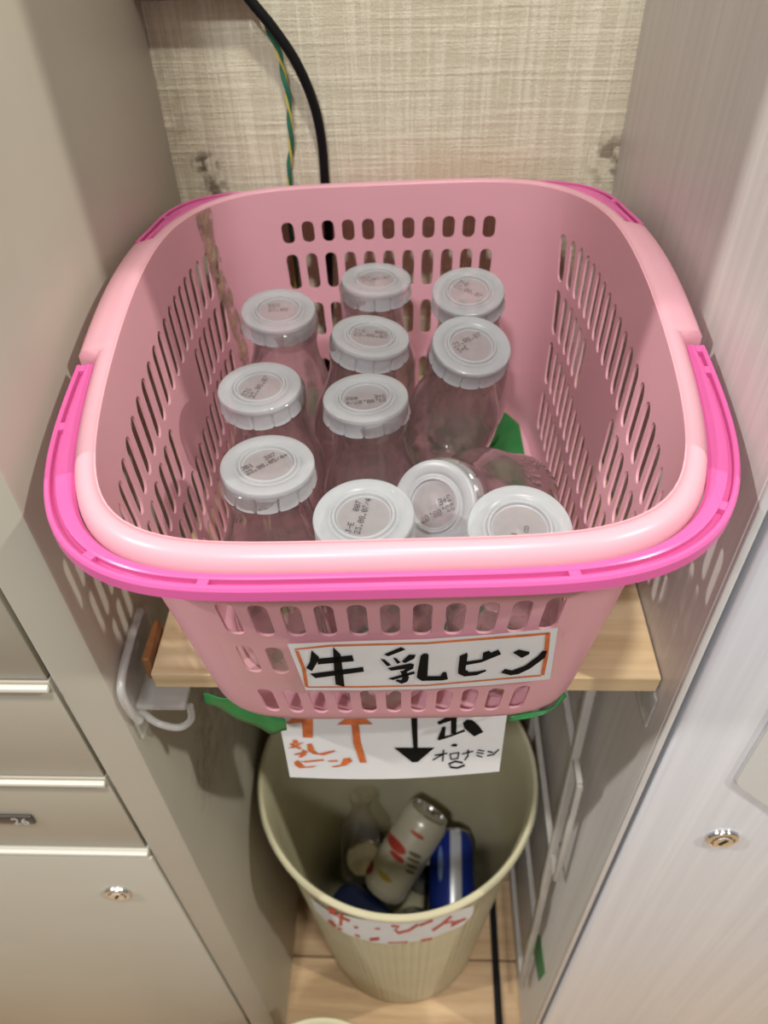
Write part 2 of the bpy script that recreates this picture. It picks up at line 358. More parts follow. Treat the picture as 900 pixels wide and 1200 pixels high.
# plate with a slanted lower corner
P0 = [onplane(857, 917, (0, -.0045, 0), (0, 1, 0)), onplane(900, 948, (0, -.0045, 0), (0, 1, 0))]
x0, z0 = P0[0][0], P0[0][2]
poly = [(x0, z0 + .30), (x0, z0 + .006), (x0 + .0018, z0 + .0012), (x0 + .006, z0 - .0042), (x0 + .060, z0 - .060), (x0 + .066, z0 - .062), (x0 + .16, z0 - .062), (x0 + .16, z0 + .30)]
bm = bmesh.new(); f = bm.faces.new([bm.verts.new((x, -.0042, z)) for x, z in poly]); bmesh.ops.recalc_face_normals(bm, faces=[f])
ex = bmesh.ops.extrude_face_region(bm, geom=[f]); bmesh.ops.translate(bm, verts=[g for g in ex['geom'] if isinstance(g, bmesh.types.BMVert)], vec=(0, -.0022, 0))
bmesh.ops.recalc_face_normals(bm, faces=bm.faces[:])
bmesh.ops.bevel(bm, geom=[e for e in bm.edges if all(abs(v.co.y + .0064) < 1e-5 for v in e.verts)], offset=.0008, segments=2, affect='EDGES')
me = bpy.data.meshes.new('door_plate'); bm.to_mesh(me); bm.free()
ch(link('door_plate', me, plain('pale_grey_plate', (.62, .62, .61), .35, .02, 20), None, 35), rc)

# ------------------------------------------------------------------ shelf with brackets
SH = .793
shelf = tag(empty('wooden_shelf', (0, .15, SH - .016)), 'pale plywood shelf board holding the pink basket', 'shelf')
ch(box('board', (-.1475, .017, SH - .013), (XR - .0008, YB - .002, SH), M_ply, None, .0008, 1), shelf)
ch(box('batten', (-.1450, .021, SH - .0185), (.105, .060, SH - .0132), M_ply, None, .0008, 1), shelf)
ch(box('end_strip', (-.1525, .022, SH - .012), (-.1480, .050, SH + .007), M_brown, None, .0008, 1), shelf)
br = tag(empty('shelf_bracket', (-.158, .03, SH - .03)), 'clear plastic bracket holding the left end of the shelf', 'bracket')
def T(name, P, r, mat, par, k=6, **kw): return ch(tube(name, crom(P, k), r, mat, None, **kw), par)
T('hook', [(-.1590, .052, .806), (-.1590, .030, .806), (-.1585, .008, .803), (-.1580, .001, .797), (-.1575, .001, .780), (-.157, .004, .766)], .0024, M_clear, br)
ch(box('plate', (-.1615, .004, .745), (-.1590, .062, .800), M_clear, None, .001, 2), br)
ch(box('ledge', (-.1588, .008, .7700), (-.1300, .052, .7738), M_clear, None, .0012, 2), br)
T('loop', [(-.158, .010, .768), (-.150, .008, .757), (-.138, .008, .752), (-.130, .010, .758), (-.129, .012, .769)], .0022, M_clear, br)
br2 = tag(empty('shelf_bracket', (XR - .004, .03, SH - .03)), 'small clear plastic bracket below the right end of the shelf', 'bracket')
ch(box('plate', (XR - .0026, .012, .750), (XR - .0003, .060, .7785), M_clear, None, .001, 2), br2)
ch(box('ledge', (XR - .024, .020, .7755), (XR - .0027, .055, .7795), M_clear, None, .001, 2), br2)

# ------------------------------------------------------------------ pink basket
BX, BY, BZ, BR = -.0135, .1258, .797, .0244
basket = tag(empty('shopping_basket', (BX, BY, BZ)), 'pink plastic shopping basket full of empty milk bottles on the shelf', 'basket')
basket.rotation_euler = (0, 0, BR)
cB, sB = math.cos(BR), math.sin(BR)
def to_world(l): return np.array([BX + cB * l[0] - sB * l[1], BY + sB * l[0] + cB * l[1], BZ + l[2]])
AR, BRr, AB, BBm, NE = .1612, .1236, .1390, .102, 4.85
def supercurve(a, b, n, k=0.):
    t = np.linspace(-math.pi / 2, 1.5 * math.pi, 8001)
    c, s = np.cos(t), np.sin(t)
    x = b * np.sign(c) * np.abs(c) ** (2 / n); y = a * np.sign(s) * np.abs(s) ** (2 / n)
    x = x * (1 + k * y)
    d = np.r_[0, np.cumsum(np.hypot(np.diff(x), np.diff(y)))]
    return x, y, d
CR = supercurve(AR, BRr, NE, .069); CBt = supercurve(AB, BBm, 5.6)
PL = CR[2][-1]                                  # rim perimeter
def cpt(C, p):
    p = p % 1.0; return np.array([np.interp(p * C[2][-1], C[2], C[0]), np.interp(p * C[2][-1], C[2], C[1])])
def cnor(C, p, e=.004):
    d = cpt(C, p + e) - cpt(C, p - e); d /= np.linalg.norm(d); return np.array([d[1], -d[0]])
def zrim(b): q = max(0, 1 - ((b[1] - .01) / .15) ** 2); return .1600 + .0180 * q * q + .0139 * b[0]
HT = .158
def wall_pt(p, h, off):
    a = cpt(CBt, p); b = cpt(CR, p); z = h * HT + (zrim(b) - HT) * h ** 3
    q = a + (b - a) * h
    if h < .06: q = q - cnor(CR, p) * (.0035 * (1 - h / .06) ** 2)
    nn = cnor(CR, p)
    return np.array([*(q + nn * off), z])
# holes in the unrolled wall: (s, height) loops
holes = []
def slot(s, z0, z1, wd, r, slant=0):
    pts = []; k = 4
    for cx, cy, a0 in ((wd / 2 - r, z1 - r, 0), (-wd / 2 + r, z1 - r, 90), (-wd / 2 + r, z0 + r, 180), (wd / 2 - r, z0 + r, 270)):
        for i in range(k + 1):
            a = math.radians(a0 + 90 * i / k); x = cx + r * math.cos(a); y = cy + r * math.sin(a)
            pts.append((s + x + slant * (y - (z0 + z1) / 2), y))
    holes.append(pts)
ROWS = [(.124, .138), (.0925, .117), (.0575, .0825), (.0145, .0395)]
for base in (0, PL / 2):
    for j in range(-5, 6):
        for (a, b) in ROWS: slot(base + j * .01395 * (PL / 1.0 * 0 + 1), a, b, .0085, .0037)
for base, sg in ((PL / 4, 1), (3 * PL / 4, -1)):
    for ri, (a, b) in enumerate([(.110, .136), (.079, .105), (.048, .074), (.017, .043)]):
        n = 20 - ri
        for j in range(n):
            yl = -.138 + ri * .005 + j * .0138
            if ri == 1 and -.026 < yl < .046: continue
            slot(base + sg * yl, a, b, .0082, .0040, .28 * sg)
S0 = PL * .098
holes = [[((x - S0) % PL, y) for x, y in h] for h in holes]
pts2 = []; edges = []; hid = []
for i, h in enumerate(holes):
    s = len(pts2)
    for q in h: pts2.append(q); hid.append(i)
    edges += [(s + k, s + (k + 1) % len(h)) for k in range(len(h))]
NCOL = 168; rowsy = [0, .002, .005, .0095, .030, .048, .065, .087, .106, .121, .145, .152, HT]
cen = np.array([np.mean(h, axis=0) for h in holes]); ext = np.array([np.ptp(h, axis=0) / 2 for h in holes])
grid_b = {}
for c in range(NCOL + 1):
    for r, yy in enumerate(rowsy):
        x = c * PL / NCOL
        if r not in (0, len(rowsy) - 1) and c not in (0, NCOL):
            if np.any((np.abs(cen[:, 0] - x) < ext[:, 0] + .0012) & (np.abs(cen[:, 1] - yy) < ext[:, 1] + .0012)): continue
        grid_b[(c, r)] = len(pts2); pts2.append((x, yy)); hid.append(-1)
for r in (0, len(rowsy) - 1):
    edges += [(grid_b[(c, r)], grid_b[(c + 1, r)]) for c in range(NCOL)]
for c in (0, NCOL):
    edges += [(grid_b[(c, r)], grid_b[(c, r + 1)]) for r in range(len(rowsy) - 1)]
ov, oe, of, oiv, _, _ = delaunay_2d_cdt([Vector(p) for p in pts2], edges, [], 0, 1e-7)
oh = [hid[l[0]] if l else -1 for l in oiv]
tris = [f for f in of if not (oh[f[0]] >= 0 and oh[f[0]] == oh[f[1]] == oh[f[2]])]
# weld seam
key = {}; remap = []; uv2 = []
for q in ov:
    x = 0.0 if abs(q.x - PL) < 1e-6 else q.x
    k = (round(x, 6), round(q.y, 6))
    if k not in key: key[k] = len(uv2); uv2.append((x, q.y))
    remap.append(key[k])
tris = [tuple(remap[i] for i in f) for f in tris]; tris = [f for f in tris if len(set(f)) == 3]
TH = .0013
Vin = [wall_pt((x + S0) / PL, y / HT, 0) for x, y in uv2]; Vout = [wall_pt((x + S0) / PL, y / HT, TH) for x, y in uv2]
nV = len(uv2); Fc = [tuple(reversed(f)) for f in tris] + [tuple(i + nV for i in f) for f in tris]
ec = {}
for f in tris:
    for k in range(3):
        e = (f[k], f[(k + 1) % 3]); ec[e] = 1
for (a, b) in ec:
    if (b, a) not in ec: Fc.append((b, a, a + nV, b + nV)[::-1])
body = mesh('basket_wall', Vin + Vout, Fc, M_pink, basket, 38)
# floor with square holes
def basket_floor():
    P2 = []; E = []; H = []; NB = 120
    for i in range(NB):
        q = cpt(CBt, i / NB) * .972; P2.append(tuple(q)); H.append(-1); E.append((i, (i + 1) % NB))
    hi = 0
    for ix in range(-5, 6):
        for iy in range(-7, 8):
            x, y = ix * .0165, iy * .0165; r = .0052
            if (abs(x) + .007) ** NE / (BBm * .9) ** NE + (abs(y) + .007) ** NE / (AB * .9) ** NE < 1:
                s = len(P2); P2 += [(x - r, y), (x, y - r), (x + r, y), (x, y + r)]; H += [hi] * 4; E += [(s + k, s + (k + 1) % 4) for k in range(4)]; hi += 1
    v, e, f, iv, _, _ = delaunay_2d_cdt([Vector(p) for p in P2], E, [], 0, 1e-7)
    hh = [H[l[0]] for l in iv]; tr = [t for t in f if not (hh[t[0]] >= 0 and hh[t[0]] == hh[t[1]] == hh[t[2]])]
    n = len(v); V = [(q.x, q.y, .0022) for q in v] + [(q.x, q.y, 0.0) for q in v]
    Fc = list(tr) + [tuple(i + n for i in reversed(t)) for t in tr]; ed = set()
    for t in tr:
        for k in range(3): ed.add((t[k], t[(k + 1) % 3]))
    for a, b in ed:
        if (b, a) not in ed: Fc.append((b, a, a + n, b + n))
    return mesh('basket_floor', V, Fc, M_pink, basket)
basket_floor()
# rolled rim with wide ears in the middle of the long sides
EAR0, EAR1 = -.050, .060
profA = [(-.0002, -.006), (-.0001, -.0015), (.0008, .0002), (.0026, .0011), (.0048, .0010), (.0072, -.0004), (.0090, -.0030), (.0097, -.0065), (.0097, -.0100), (.0084, -.0104), (.0078, -.0062), (.0060, -.0032), (.0024, -.0026), (.0022, -.006)]
profB = [(-.0002, -.006), (-.0001, -.0015), (.0008, .0002), (.0026, .0011), (.0060, .0009), (.0110, -.0002), (.0158, -.0016), (.0182, -.0042), (.0186, -.0150), (.0172, -.0154), (.0166, -.0085), (.0110, -.0042), (.0024, -.0028), (.0022, -.006)]
def earw(ly, p):
    if not (.15 < (p % .5) < .35): return 0.
    e = .0016
    def st(x): return min(1, max(0, x))
    return st((ly - EAR0) / e) * st((EAR1 - ly) / e)
ps = list(np.linspace(0, 1, 241)[:-1])
def p_of_y(side, yl):                            # side +1 right, -1 left
    lo, hi = (.125, .375) if side > 0 else (.625, .875)
    for _ in range(40):
        mid = (lo + hi) / 2; yy = cpt(CR, mid)[1]
        if (yy < yl) == (side > 0): lo = mid
        else: hi = mid
    return (lo + hi) / 2
for sd in (1, -1):
    for e in (EAR0 - .0001, EAR0 + .0018, EAR1 + .0001, EAR1 - .0018): ps.append(p_of_y(sd, e))
ps = sorted(ps)
V = []; Fc = []; K = len(profA)
for p in ps:
    b = cpt(CR, p); nn = cnor(CR, p); wq = earw(b[1], p); z = zrim(b)
    for A_, B_ in zip(profA, profB):
        d = A_[0] + (B_[0] - A_[0]) * wq; dz = A_[1] + (B_[1] - A_[1]) * wq
        q = b + nn * d; V.append((q[0], q[1], z + dz))
for i in range(len(ps)):
    j = (i + 1) % len(ps)
    for k in range(K):
        l = (k + 1) % K; Fc.append((i * K + k, i * K + l, j * K + l, j * K + k))
rim = mesh('rim', V, Fc, M_pink, basket, 42)
# folded handles, grooved on top with small cross ribs
hp = [(.0104, -.0115), (.0102, -.0058), (.0107, -.0048), (.0124, -.0047), (.0129, -.0052), (.0129, -.0080), (.0153, -.0080), (.0153, -.0054), (.0158, -.0049), (.0171, -.0051), (.0179, -.0062), (.0181, -.0108), (.0170, -.0118), (.0112, -.0118)]
def handle(p0, p1, ribs, lab):
    n = 120; V = []; Fc = []; K = len(hp)
    def sec(p, prof):
        b = cpt(CR, p); nn = cnor(CR, p, .012); z = zrim(b) - .0005
        sa = min(p % .5, .5 - p % .5) * PL; ex = .0052 * math.exp(-((sa - .150) / .052) ** 2) if b[1] < 0 else .0062 * math.exp(-((sa - .125) / .030) ** 2); z += -ex * .4 if b[1] < 0 else .0035 * min(1, max(0, (sa - .075) / .04)); prof = [(d + ex * min(1, max(0, (d - .0102) / .0026)), dz) for d, dz in prof]
        return [(b[0] + nn[0] * d, b[1] + nn[1] * d, z + dz) for d, dz in prof]
    for i in range(n): V += sec(p0 + (p1 - p0) * i / (n - 1), hp)
    for i in range(n - 1):
        for k in range(K):
            l = (k + 1) % K; Fc.append((i * K + k, i * K + l, (i + 1) * K + l, (i + 1) * K + k))
    Fc.append(tuple(reversed(range(K)))); Fc.append(tuple(range((n - 1) * K, n * K)))
    # cross ribs and end caps inside the groove
    for q in list(ribs) + [p0 + .0015, p1 - .0015]:
        w_ = .0018; s = len(V); pr = [(.0128, -.0082), (.0128, -.0054), (.0154, -.0054), (.0154, -.0082)]
        V += sec(q - w_, pr) + sec(q + w_, pr)
        for k in range(4): Fc.append((s + k, s + (k + 1) % 4, s + 4 + (k + 1) % 4, s + 4 + k))
        Fc += [(s + 3, s + 2, s + 1, s), (s + 4, s + 5, s + 6, s + 7)]
    return tag(mesh('handle', V, Fc, M_handle, basket, 30), lab)
pr_, pl2 = p_of_y(1, EAR0 - .0015), p_of_y(-1, EAR0 - .0015)
handle(pl2 - 1, pr_, [-.165, -.10, -.062, .062, .118, .185], 'bright magenta grooved carrying handle folded over the front')
pr2, pl3 = p_of_y(1, EAR1 + .0015), p_of_y(-1, EAR1 + .0015)
handle(pr2, pl3, [.36, .42, .58, .64], 'bright magenta grooved carrying handle folded over the back')
# strip of dirty old tape in the back left corner
V = []; Fc = []
nh = 24; pc = .628
for i in range(nh + 1):
    h = 1.0 - .93 * i / nh
    for k in range(5):
        wv = .0085 - .0045 * i / nh + .0012 * math.sin(i * 1.7) + .0008 * math.sin(i * 3.1)
        V.append(wall_pt(pc + (k - 2) / 2 * wv / PL * 1.0 + .003 * math.sin(i * .35), h, -.0006))
for i in range(nh):
    for k in range(4): a = i * 5 + k; Fc.append((a, a + 1, a + 6, a + 5))
dt = mesh('old_tape_strip', V, Fc, M_dirt, basket, 60); tag(dt, 'dirty brown strip of old tape in the back left corner')

# ------------------------------------------------------------------ signs (hand lettering traced as flat print on the paper planes)
def polymesh(name, polys, fmap, mat, parent):
    V = []; Fc = []
    for P_ in polys:
        tri = tessellate_polygon([[Vector((x, y, 0)) for x, y in P_]]); s = len(V); V += [fmap(x, y) for x, y in P_]
        Fc += [tuple(s + i for i in t) for t in tri]
    return mesh(name, V, Fc, mat, parent)
def line(P_, wd):
    P_ = [np.array(p, float) for p in P_]; a = []; b = []
    for i, p in enumerate(P_):
        t = P_[min(i + 1, len(P_) - 1)] - P_[max(i - 1, 0)]; t /= np.linalg.norm(t); nn = np.array([-t[1], t[0]]) * wd / 2
        e = t * wd * .3 * (1 if i == len(P_) - 1 else (-1 if i == 0 else 0)); a.append(tuple(p + nn + e)); b.append(tuple(p - nn + e))
    return a + b[::-1]
sl = (.1615 - .1400) / .148
fn = np.array([-sB, cB, sl]); fp = to_world((0, -.1615 - .0015, .148))
def smap(off):
    nn = fn / np.linalg.norm(fn)
    return lambda X, Y: onplane(330 + X / 5.294, 730 + Y / 5.294, fp - nn * off, fn)
B9 = lambda P_: [(x + 900, y) for x, y in P_]
sg = tag(empty('basket_sign', tuple(onplane(500, 775, fp, fn))), 'white paper sign with orange border and black lettering taped to the basket front', 'sign')
def chs(o, par): o.parent = par; o.matrix_parent_inverse = Matrix.Translation(-par.location); return o
outl = [(35, 130), (480, 112), (900, 100), (1300, 72), (1715, 30), (1690, 190), (1665, 348), (1300, 385), (900, 410), (500, 418), (150, 417), (95, 280)]
V = [smap(.0004)(x, y) for x, y in outl] + [smap(0)(x, y) for x, y in outl]; k = len(outl)
chs(mesh('paper', V, [tuple(range(k)), tuple(reversed(range(k, 2 * k)))] + [(i, (i + 1) % k, k + (i + 1) % k, k + i) for i in range(k)], M_paper), sg)
blk = [[(185, 170), (232, 212), (226, 235), (188, 300), (153, 280), (175, 240)], [(222, 222), (438, 200), (448, 238), (225, 258)], [(175, 315), (505, 273), (510, 303), (210, 343)],
       [(318, 150), (365, 195), (378, 290), (390, 397), (335, 382), (325, 290)],
       [(635, 195), (740, 150), (770, 165), (660, 208)], [(612, 222), (640, 228), (680, 262), (655, 270)], [(690, 215), (712, 220), (738, 245), (718, 255)], [(790, 197), (832, 197), (822, 222), (765, 250), (745, 240)],
       [(655, 280), (800, 250), (822, 258), (815, 285), (772, 306), (748, 300), (768, 285), (680, 297)], [(735, 298), (775, 300), (790, 340), (780, 365), (745, 378), (705, 360), (715, 350), (742, 355), (750, 335)],
       [(660, 345), (820, 300), (828, 315), (690, 355)],
       [(862, 205), (880, 190), (905, 190), (912, 200), (905, 330), (985, 330), (1000, 305), (1022, 305), (1032, 350), (1000, 357), (870, 360), (838, 340), (842, 310)],
       B9([(205, 205), (250, 185), (255, 200), (240, 290), (265, 305), (320, 300), (365, 290), (370, 300), (310, 325), (235, 333), (195, 315), (195, 290)]),
       B9([(240, 240), (345, 225), (350, 185), (385, 172), (400, 185), (445, 165), (462, 195), (340, 245), (245, 262)]),
       B9([(535, 185), (570, 165), (640, 180), (635, 195), (590, 218)]),
       B9([(460, 310), (485, 285), (530, 295), (610, 265), (690, 205), (720, 172), (748, 175), (735, 215), (640, 285), (570, 318), (520, 325)])]
bo = [[(82, 170), (105, 175), (150, 290), (165, 395), (145, 395), (125, 280)], [(80, 160), (300, 135), (900, 120), (1230, 93), (1660, 58), (1668, 70), (1560, 82), (1200, 110), (900, 132), (300, 148), (85, 169)],
      B9([(738, 62), (768, 60), (755, 200), (730, 325), (708, 325), (728, 200)]), [(150, 395), (600, 390), (900, 383), (1600, 322), (1615, 331), (900, 392), (500, 402), (160, 402)]]
chs(polymesh('orange_border', bo, smap(.0006), M_orange, None), sg)
chs(polymesh('black_lettering', blk, smap(.0008), M_black, None), sg)
tp = [[(-420, 60), (40, 95), (140, 420), (-250, 400)], [(1715, 20), (1760, 60), (1760, 280), (1670, 360)]]
for P_ in tp:
    V = []; 
    for u in range(9):
        for v in range(7):
            a = np.array(P_[0]) * (1 - u / 8) + np.array(P_[1]) * u / 8; b = np.array(P_[3]) * (1 - u / 8) + np.array(P_[2]) * u / 8; q = a * (1 - v / 6) + b * v / 6
            V.append(smap(-.0008 + .0012 * abs(math.sin(u * 1.9 + v * 2.3)))(*q))
    chs(mesh('clear_tape', V, [(u * 7 + v, u * 7 + v + 1, u * 7 + v + 8, u * 7 + v + 7) for u in range(8) for v in range(6)], M_tape, None, 80), sg)

# second sign hanging from the shelf front
sg2 = tag(empty('hanging_sign', (-.01, .012, .78)), 'white paper sign with red and black arrows hanging below the basket', 'sign')
def ycurve(X, z): return .0135 - .004 * ((.79 - z) / .095) ** 2 - .003 * math.sin((X + .08) / .133 * math.pi)
def cmap(off, dx=0):
    def f_(X, Y):
        x, yy = 320 + X / 6.4286, 830 + Y / 6.4286; Yp = .012
        for _ in range(4): q = ony(x, yy, Yp - off); Yp = ycurve(q[0], q[2])
        return ony(x, yy, Yp - off)
    return f_
V = []; Fc = []; nu, nv = 24, 14
for i in range(nu + 1):
    for j in range(nv + 1):
        X = -.0795 + .133 * i / nu; zb = .6905 + .0095 * i / nu; z = .7915 + (zb - .7915) * j / nv; V.append((X, ycurve(X, z), z))
for i in range(nu):
    for j in range(nv): a = i * (nv + 1) + j; Fc.append((a, a + 1, a + nv + 2, a + nv + 1))
chs(mesh('paper', V, Fc, M_paper, None, 80), sg2)
D9 = lambda P_: [(x + 900, y) for x, y in P_]
og = [[(95, 115), (240, 20), (300, 60), (298, 92), (215, 90), (220, 105), (130, 118)], [(215, 95), (298, 90), (298, 222), (225, 220)], [(480, 125), (620, 20), (752, 122)], [(590, 125), (645, 125), (660, 250), (703, 410), (655, 410), (605, 265)],
      [(150, 235), (180, 240), (190, 265), (150, 270)], [(110, 300), (200, 262), (235, 255), (160, 300)], [(120, 270), (140, 262), (215, 300), (200, 312)], [(155, 345), (255, 322), (260, 335), (170, 355)], [(190, 370), (215, 340), (220, 310), (240, 315), (250, 350), (215, 372)],
      [(255, 270), (290, 265), (310, 320), (345, 340), (465, 315), (470, 325), (380, 355), (300, 345), (262, 320)], [(160, 405), (185, 390), (215, 420), (240, 440), (330, 432), (300, 445), (200, 452), (165, 430)], [(200, 400), (380, 383), (385, 395), (240, 410)],
      [(410, 395), (485, 390), (485, 402), (420, 405)], [(430, 440), (510, 425), (530, 378), (580, 373), (595, 400), (550, 430), (470, 445)]]
bk = [[(135, 20), (185, 20), (188, 200), (190, 300), (158, 300), (148, 200)], [(10, 297), (318, 297), (190, 405), (150, 408)], [(335, 105), (400, 70), (440, 55), (500, 55), (480, 80), (350, 125)], [(440, 40), (485, 40), (480, 190), (440, 195)],
      [(375, 140), (400, 140), (395, 210), (440, 200), (540, 160), (548, 175), (440, 215), (350, 243), (338, 235)], [(530, 110), (560, 85), (600, 88), (650, 130), (685, 180), (615, 213), (540, 150)], [(440, 278), (465, 266), (492, 275), (480, 290), (450, 288)]]
for P_, wd in [([(320, 355), (410, 340)], 11), ([(385, 315), (378, 398)], 11), ([(375, 350), (305, 390)], 10), ([(435, 345), (440, 385)], 10), ([(435, 345), (500, 335)], 9), ([(500, 335), (492, 378)], 10), ([(440, 385), (492, 378)], 9), ([(525, 345), (605, 325)], 10),
               ([(570, 315), (568, 360), (545, 390)], 11), ([(645, 315), (690, 322)], 9), ([(635, 335), (685, 342)], 9), ([(635, 355), (675, 368)], 9), ([(720, 325), (755, 335)], 10), ([(715, 358), (760, 350), (800, 312)], 10), ([(525, 410), (470, 400), (425, 420), (440, 445), (490, 450), (540, 430)], 15)]:
    bk.append(line(P_, wd))
chs(polymesh('orange_lettering', og, cmap(.0005), M_orange, None), sg2)
chs(polymesh('black_lettering', [D9(p) for p in bk], cmap(.0005), M_black, None), sg2)

# ------------------------------------------------------------------ green tape around the basket base
def ribbon(name, rows, mat, lab, cat, k=5):
    """rows: list of (left point, right point) -> smooth crumpled ribbon"""
    A_ = crom([r[0] for r in rows], k); B_ = crom([r[1] for r in rows], k); m = 4; V = []; Fc = []
    for i, (a, b) in enumerate(zip(A_, B_)):
        for j in range(m + 1):
            q = a * (1 - j / m) + b * j / m; q = q + np.array([0, .0004, .0005]) * math.sin(i * .7 + j * 1.1); V.append(q)
    for i in range(len(A_) - 1):
        for j in range(m): s = i * (m + 1) + j; Fc.append((s, s + 1, s + m + 2, s + m + 1))
    o = mesh(name, V, Fc, mat, None, 80); md = o.modifiers.new('thickness', 'SOLIDIFY'); md.thickness = .0005; return tag(o, lab, cat)
gs = []
for i in range(31):
    for j in range(31):
        q = to_world((-.085 + .170 * i / 30, -.118 + .236 * j / 30, 0)); gs.append((q[0], q[1], .7950 + .0006 * math.sin(i * .9) * math.cos(j * .7)))
o = mesh('green_sheet', gs, [(i * 31 + j, (i + 1) * 31 + j, (i + 1) * 31 + j + 1, i * 31 + j + 1) for i in range(30) for j in range(30)], M_green, None, 80)
tag(o, 'thin green plastic sheet lying under the pink basket', 'sheet')
def ga(x, y, z): return onz(x, y, z)
ribbon('green_tape', [(ga(238, 813, .797), ga(241, 823, .792)), (ga(252, 816, .800), ga(256, 831, .788)), (ga(275, 820, .801), ga(280, 843, .785)), (ga(300, 826, .800), ga(306, 855, .782)), (ga(318, 838, .797), ga(322, 860, .781)), (ga(334, 842, .796), ga(336, 856, .785))], M_green, 'crumpled green tape flap under the front left corner of the basket', 'tape')
def lw_(x, y, z): return to_world((x, y, z))
ribbon('green_tape', [(lw_(.060, -.1372, .0002), lw_(.060, -.1386, -.0010)), (lw_(.080, -.1330, .0002), lw_(.0805, -.1345, -.0010)), (lw_(.0905, -.1235, .0004), lw_(.0920, -.1240, -.0008))], M_green, 'thin green tape edge under the front right corner of the basket', 'tape')
gpl = [(.010, .215), (.014, .250), (.05, .251), (.070, .249), (.0785, .235), (.0790, .200), (.076, .165), (.062, .168), (.045, .190)]
bm = bmesh.new(); fg = bm.faces.new([bm.verts.new((x, y, .7996)) for x, y in gpl]); bmesh.ops.triangulate(bm, faces=[fg]); bmesh.ops.subdivide_edges(bm, edges=bm.edges[:], cuts=2, use_grid_fill=True)
for vv in bm.verts: vv.co.z += .0002 * math.sin(vv.co.x * 160) * math.cos(vv.co.y * 140)
me = bpy.data.meshes.new('green_sheet'); bm.to_mesh(me); bm.free()
tag(link('green_sheet', me, M_green, None, 80), 'green plastic sheet lying inside the basket in its back right corner', 'sheet')
ribbon('green_tape', [(onz(352, 455, .815), onz(388, 458, .815)), (onz(352, 475, .812), onz(386, 478, .811)), (onz(362, 497, .806), onz(383, 500, .805)), (onz(374, 516, .8015), onz(380, 517, .8015))], M_green, 'small green tape scrap lying between the left and centre bottles', 'tape')

# ------------------------------------------------------------------ milk bottles
BH = .128
gp = [(.0001, .003), (.012, .0022), (.021, .0012), (.0248, .0006), (.0268, .0030), (.0276, .0080), (.0278, .030), (.0276, .052), (.0279, .066), (.0270, .074), (.0250, .081), (.0222, .0885), (.0202, .0960), (.0192, .1030), (.0190, .1100), (.0196, .1130), (.0196, .1230), (.0180, .1250), (.0166, .1240), (.0164, .1100)]
V, Fc = lathe_mesh(gp, 40); GL = bpy.data.meshes.new('glass_body'); GL.from_pydata(V, [], Fc); GL.update()
for p in GL.polygons: p.use_smooth = True
GL.materials.append(M_glass)
# cap: ribbed skirt, raised outer ring, groove, recessed centre
NC = 208
def capr(r, z, a):
    if r > .0195 and z < .1240:
        k = a * 13 / (2 * math.pi); fr = k - math.floor(k); fr = min(fr, 1 - fr)
        r = r - .0010 * max(0, 1 - fr * 13)
        if z < .1185: r += .0004 * math.sin(a * 2 + 1)
    return r
cp = [(.0202, .1176), (.0221, .1172), (.0220, .1180), (.0216, .1200), (.0214, .1225), (.0214, .1243), (.02155, .1248), (.0216, .1262), (.0212, .1271), (.0204, .12755), (.0170, .12755), (.0158, .1272), (.0150, .1267), (.0138, .1268), (.0133, .1278), (.0127, .12795), (.0122, .1278), (.0117, .1266), (.0110, .1264)]
V, Fc = lathe_mesh(cp, NC, capr)
for i in range(NC):                              # slightly wavy lower edge
    a = 2 * math.pi * i / NC
    for k in (0, 1, 2): x, y_, z = V[k * NC + i]; V[k * NC + i] = (x, y_, z - .0004 * abs(math.sin(a * 6.5)) + .0005 * math.sin(a + .6))
CP = bpy.data.meshes.new('cap'); CP.from_pydata(V, [], Fc); CP.update(); CP.materials.append(M_cap)
for p in CP.polygons: p.use_smooth = True
CP.set_sharp_from_angle(angle=math.radians(32))
V, Fc = lathe_mesh([(.0112, .12645), (.008, .12635), (.0045, .1263), (.0028, .12665), (.0001, .12675)], 48)
CC = bpy.data.meshes.new('cap_centre'); CC.from_pydata(V, [], Fc); CC.update(); CC.materials.append(M_capin)
for p in CC.polygons: p.use_smooth = True
caps_px = [(434, 326), (553, 338), (332, 364), (428, 389), (551, 402.6), (312, 447), (432, 466), (308, 546), (431, 596), (607, 623)]
bases = [(-.0268, .2158), (.0363, .2239), (-.0849, .1873), (-.0395, .1481), (.0166, .1698), (-.0776, .1055), (-.0214, .0899), (-.0699, .0390), (-.0179, .0165), (.0424, .0250)]
info = [('capped clear milk bottle at the back centre of the basket, farthest from the rim', 20, ['BE1', '23.08.07']),
        ('capped clear milk bottle in the back right corner of the bottle group', -35, ['3+E', '23.08.07']),
        ('capped clear milk bottle at the back of the left column', 5, ['BB2', '23.08']),
        ('capped clear milk bottle second in the centre column, cap skirt lifted on the right', 2, ['3+E  882', '23.08.07']),
        ('leaning capped clear milk bottle in front of the back right one', 35, ['23.08.07', '3+E']),
        ('capped clear milk bottle in the middle of the left column', 72, ['J31', '23.08.07']),
        ('capped clear milk bottle third in the centre column, cap print upside down', 186, ['23.08.07/4', '3+E    882']),
        ('capped clear milk bottle nearest the front in the left column', 40, ['JB1   387', '23.08.05/4+']),
        ('capped clear milk bottle at the front centre just behind the rim', 78, ['J-E   007', '23.08.07/4']),
        ('capped clear milk bottle at the front right, half hidden by the rim', 170, ['3+E', '8']),
        ('capped clear milk bottle lying tilted on its side with cap facing left', 192, ['23.08.07', '3+E'])]
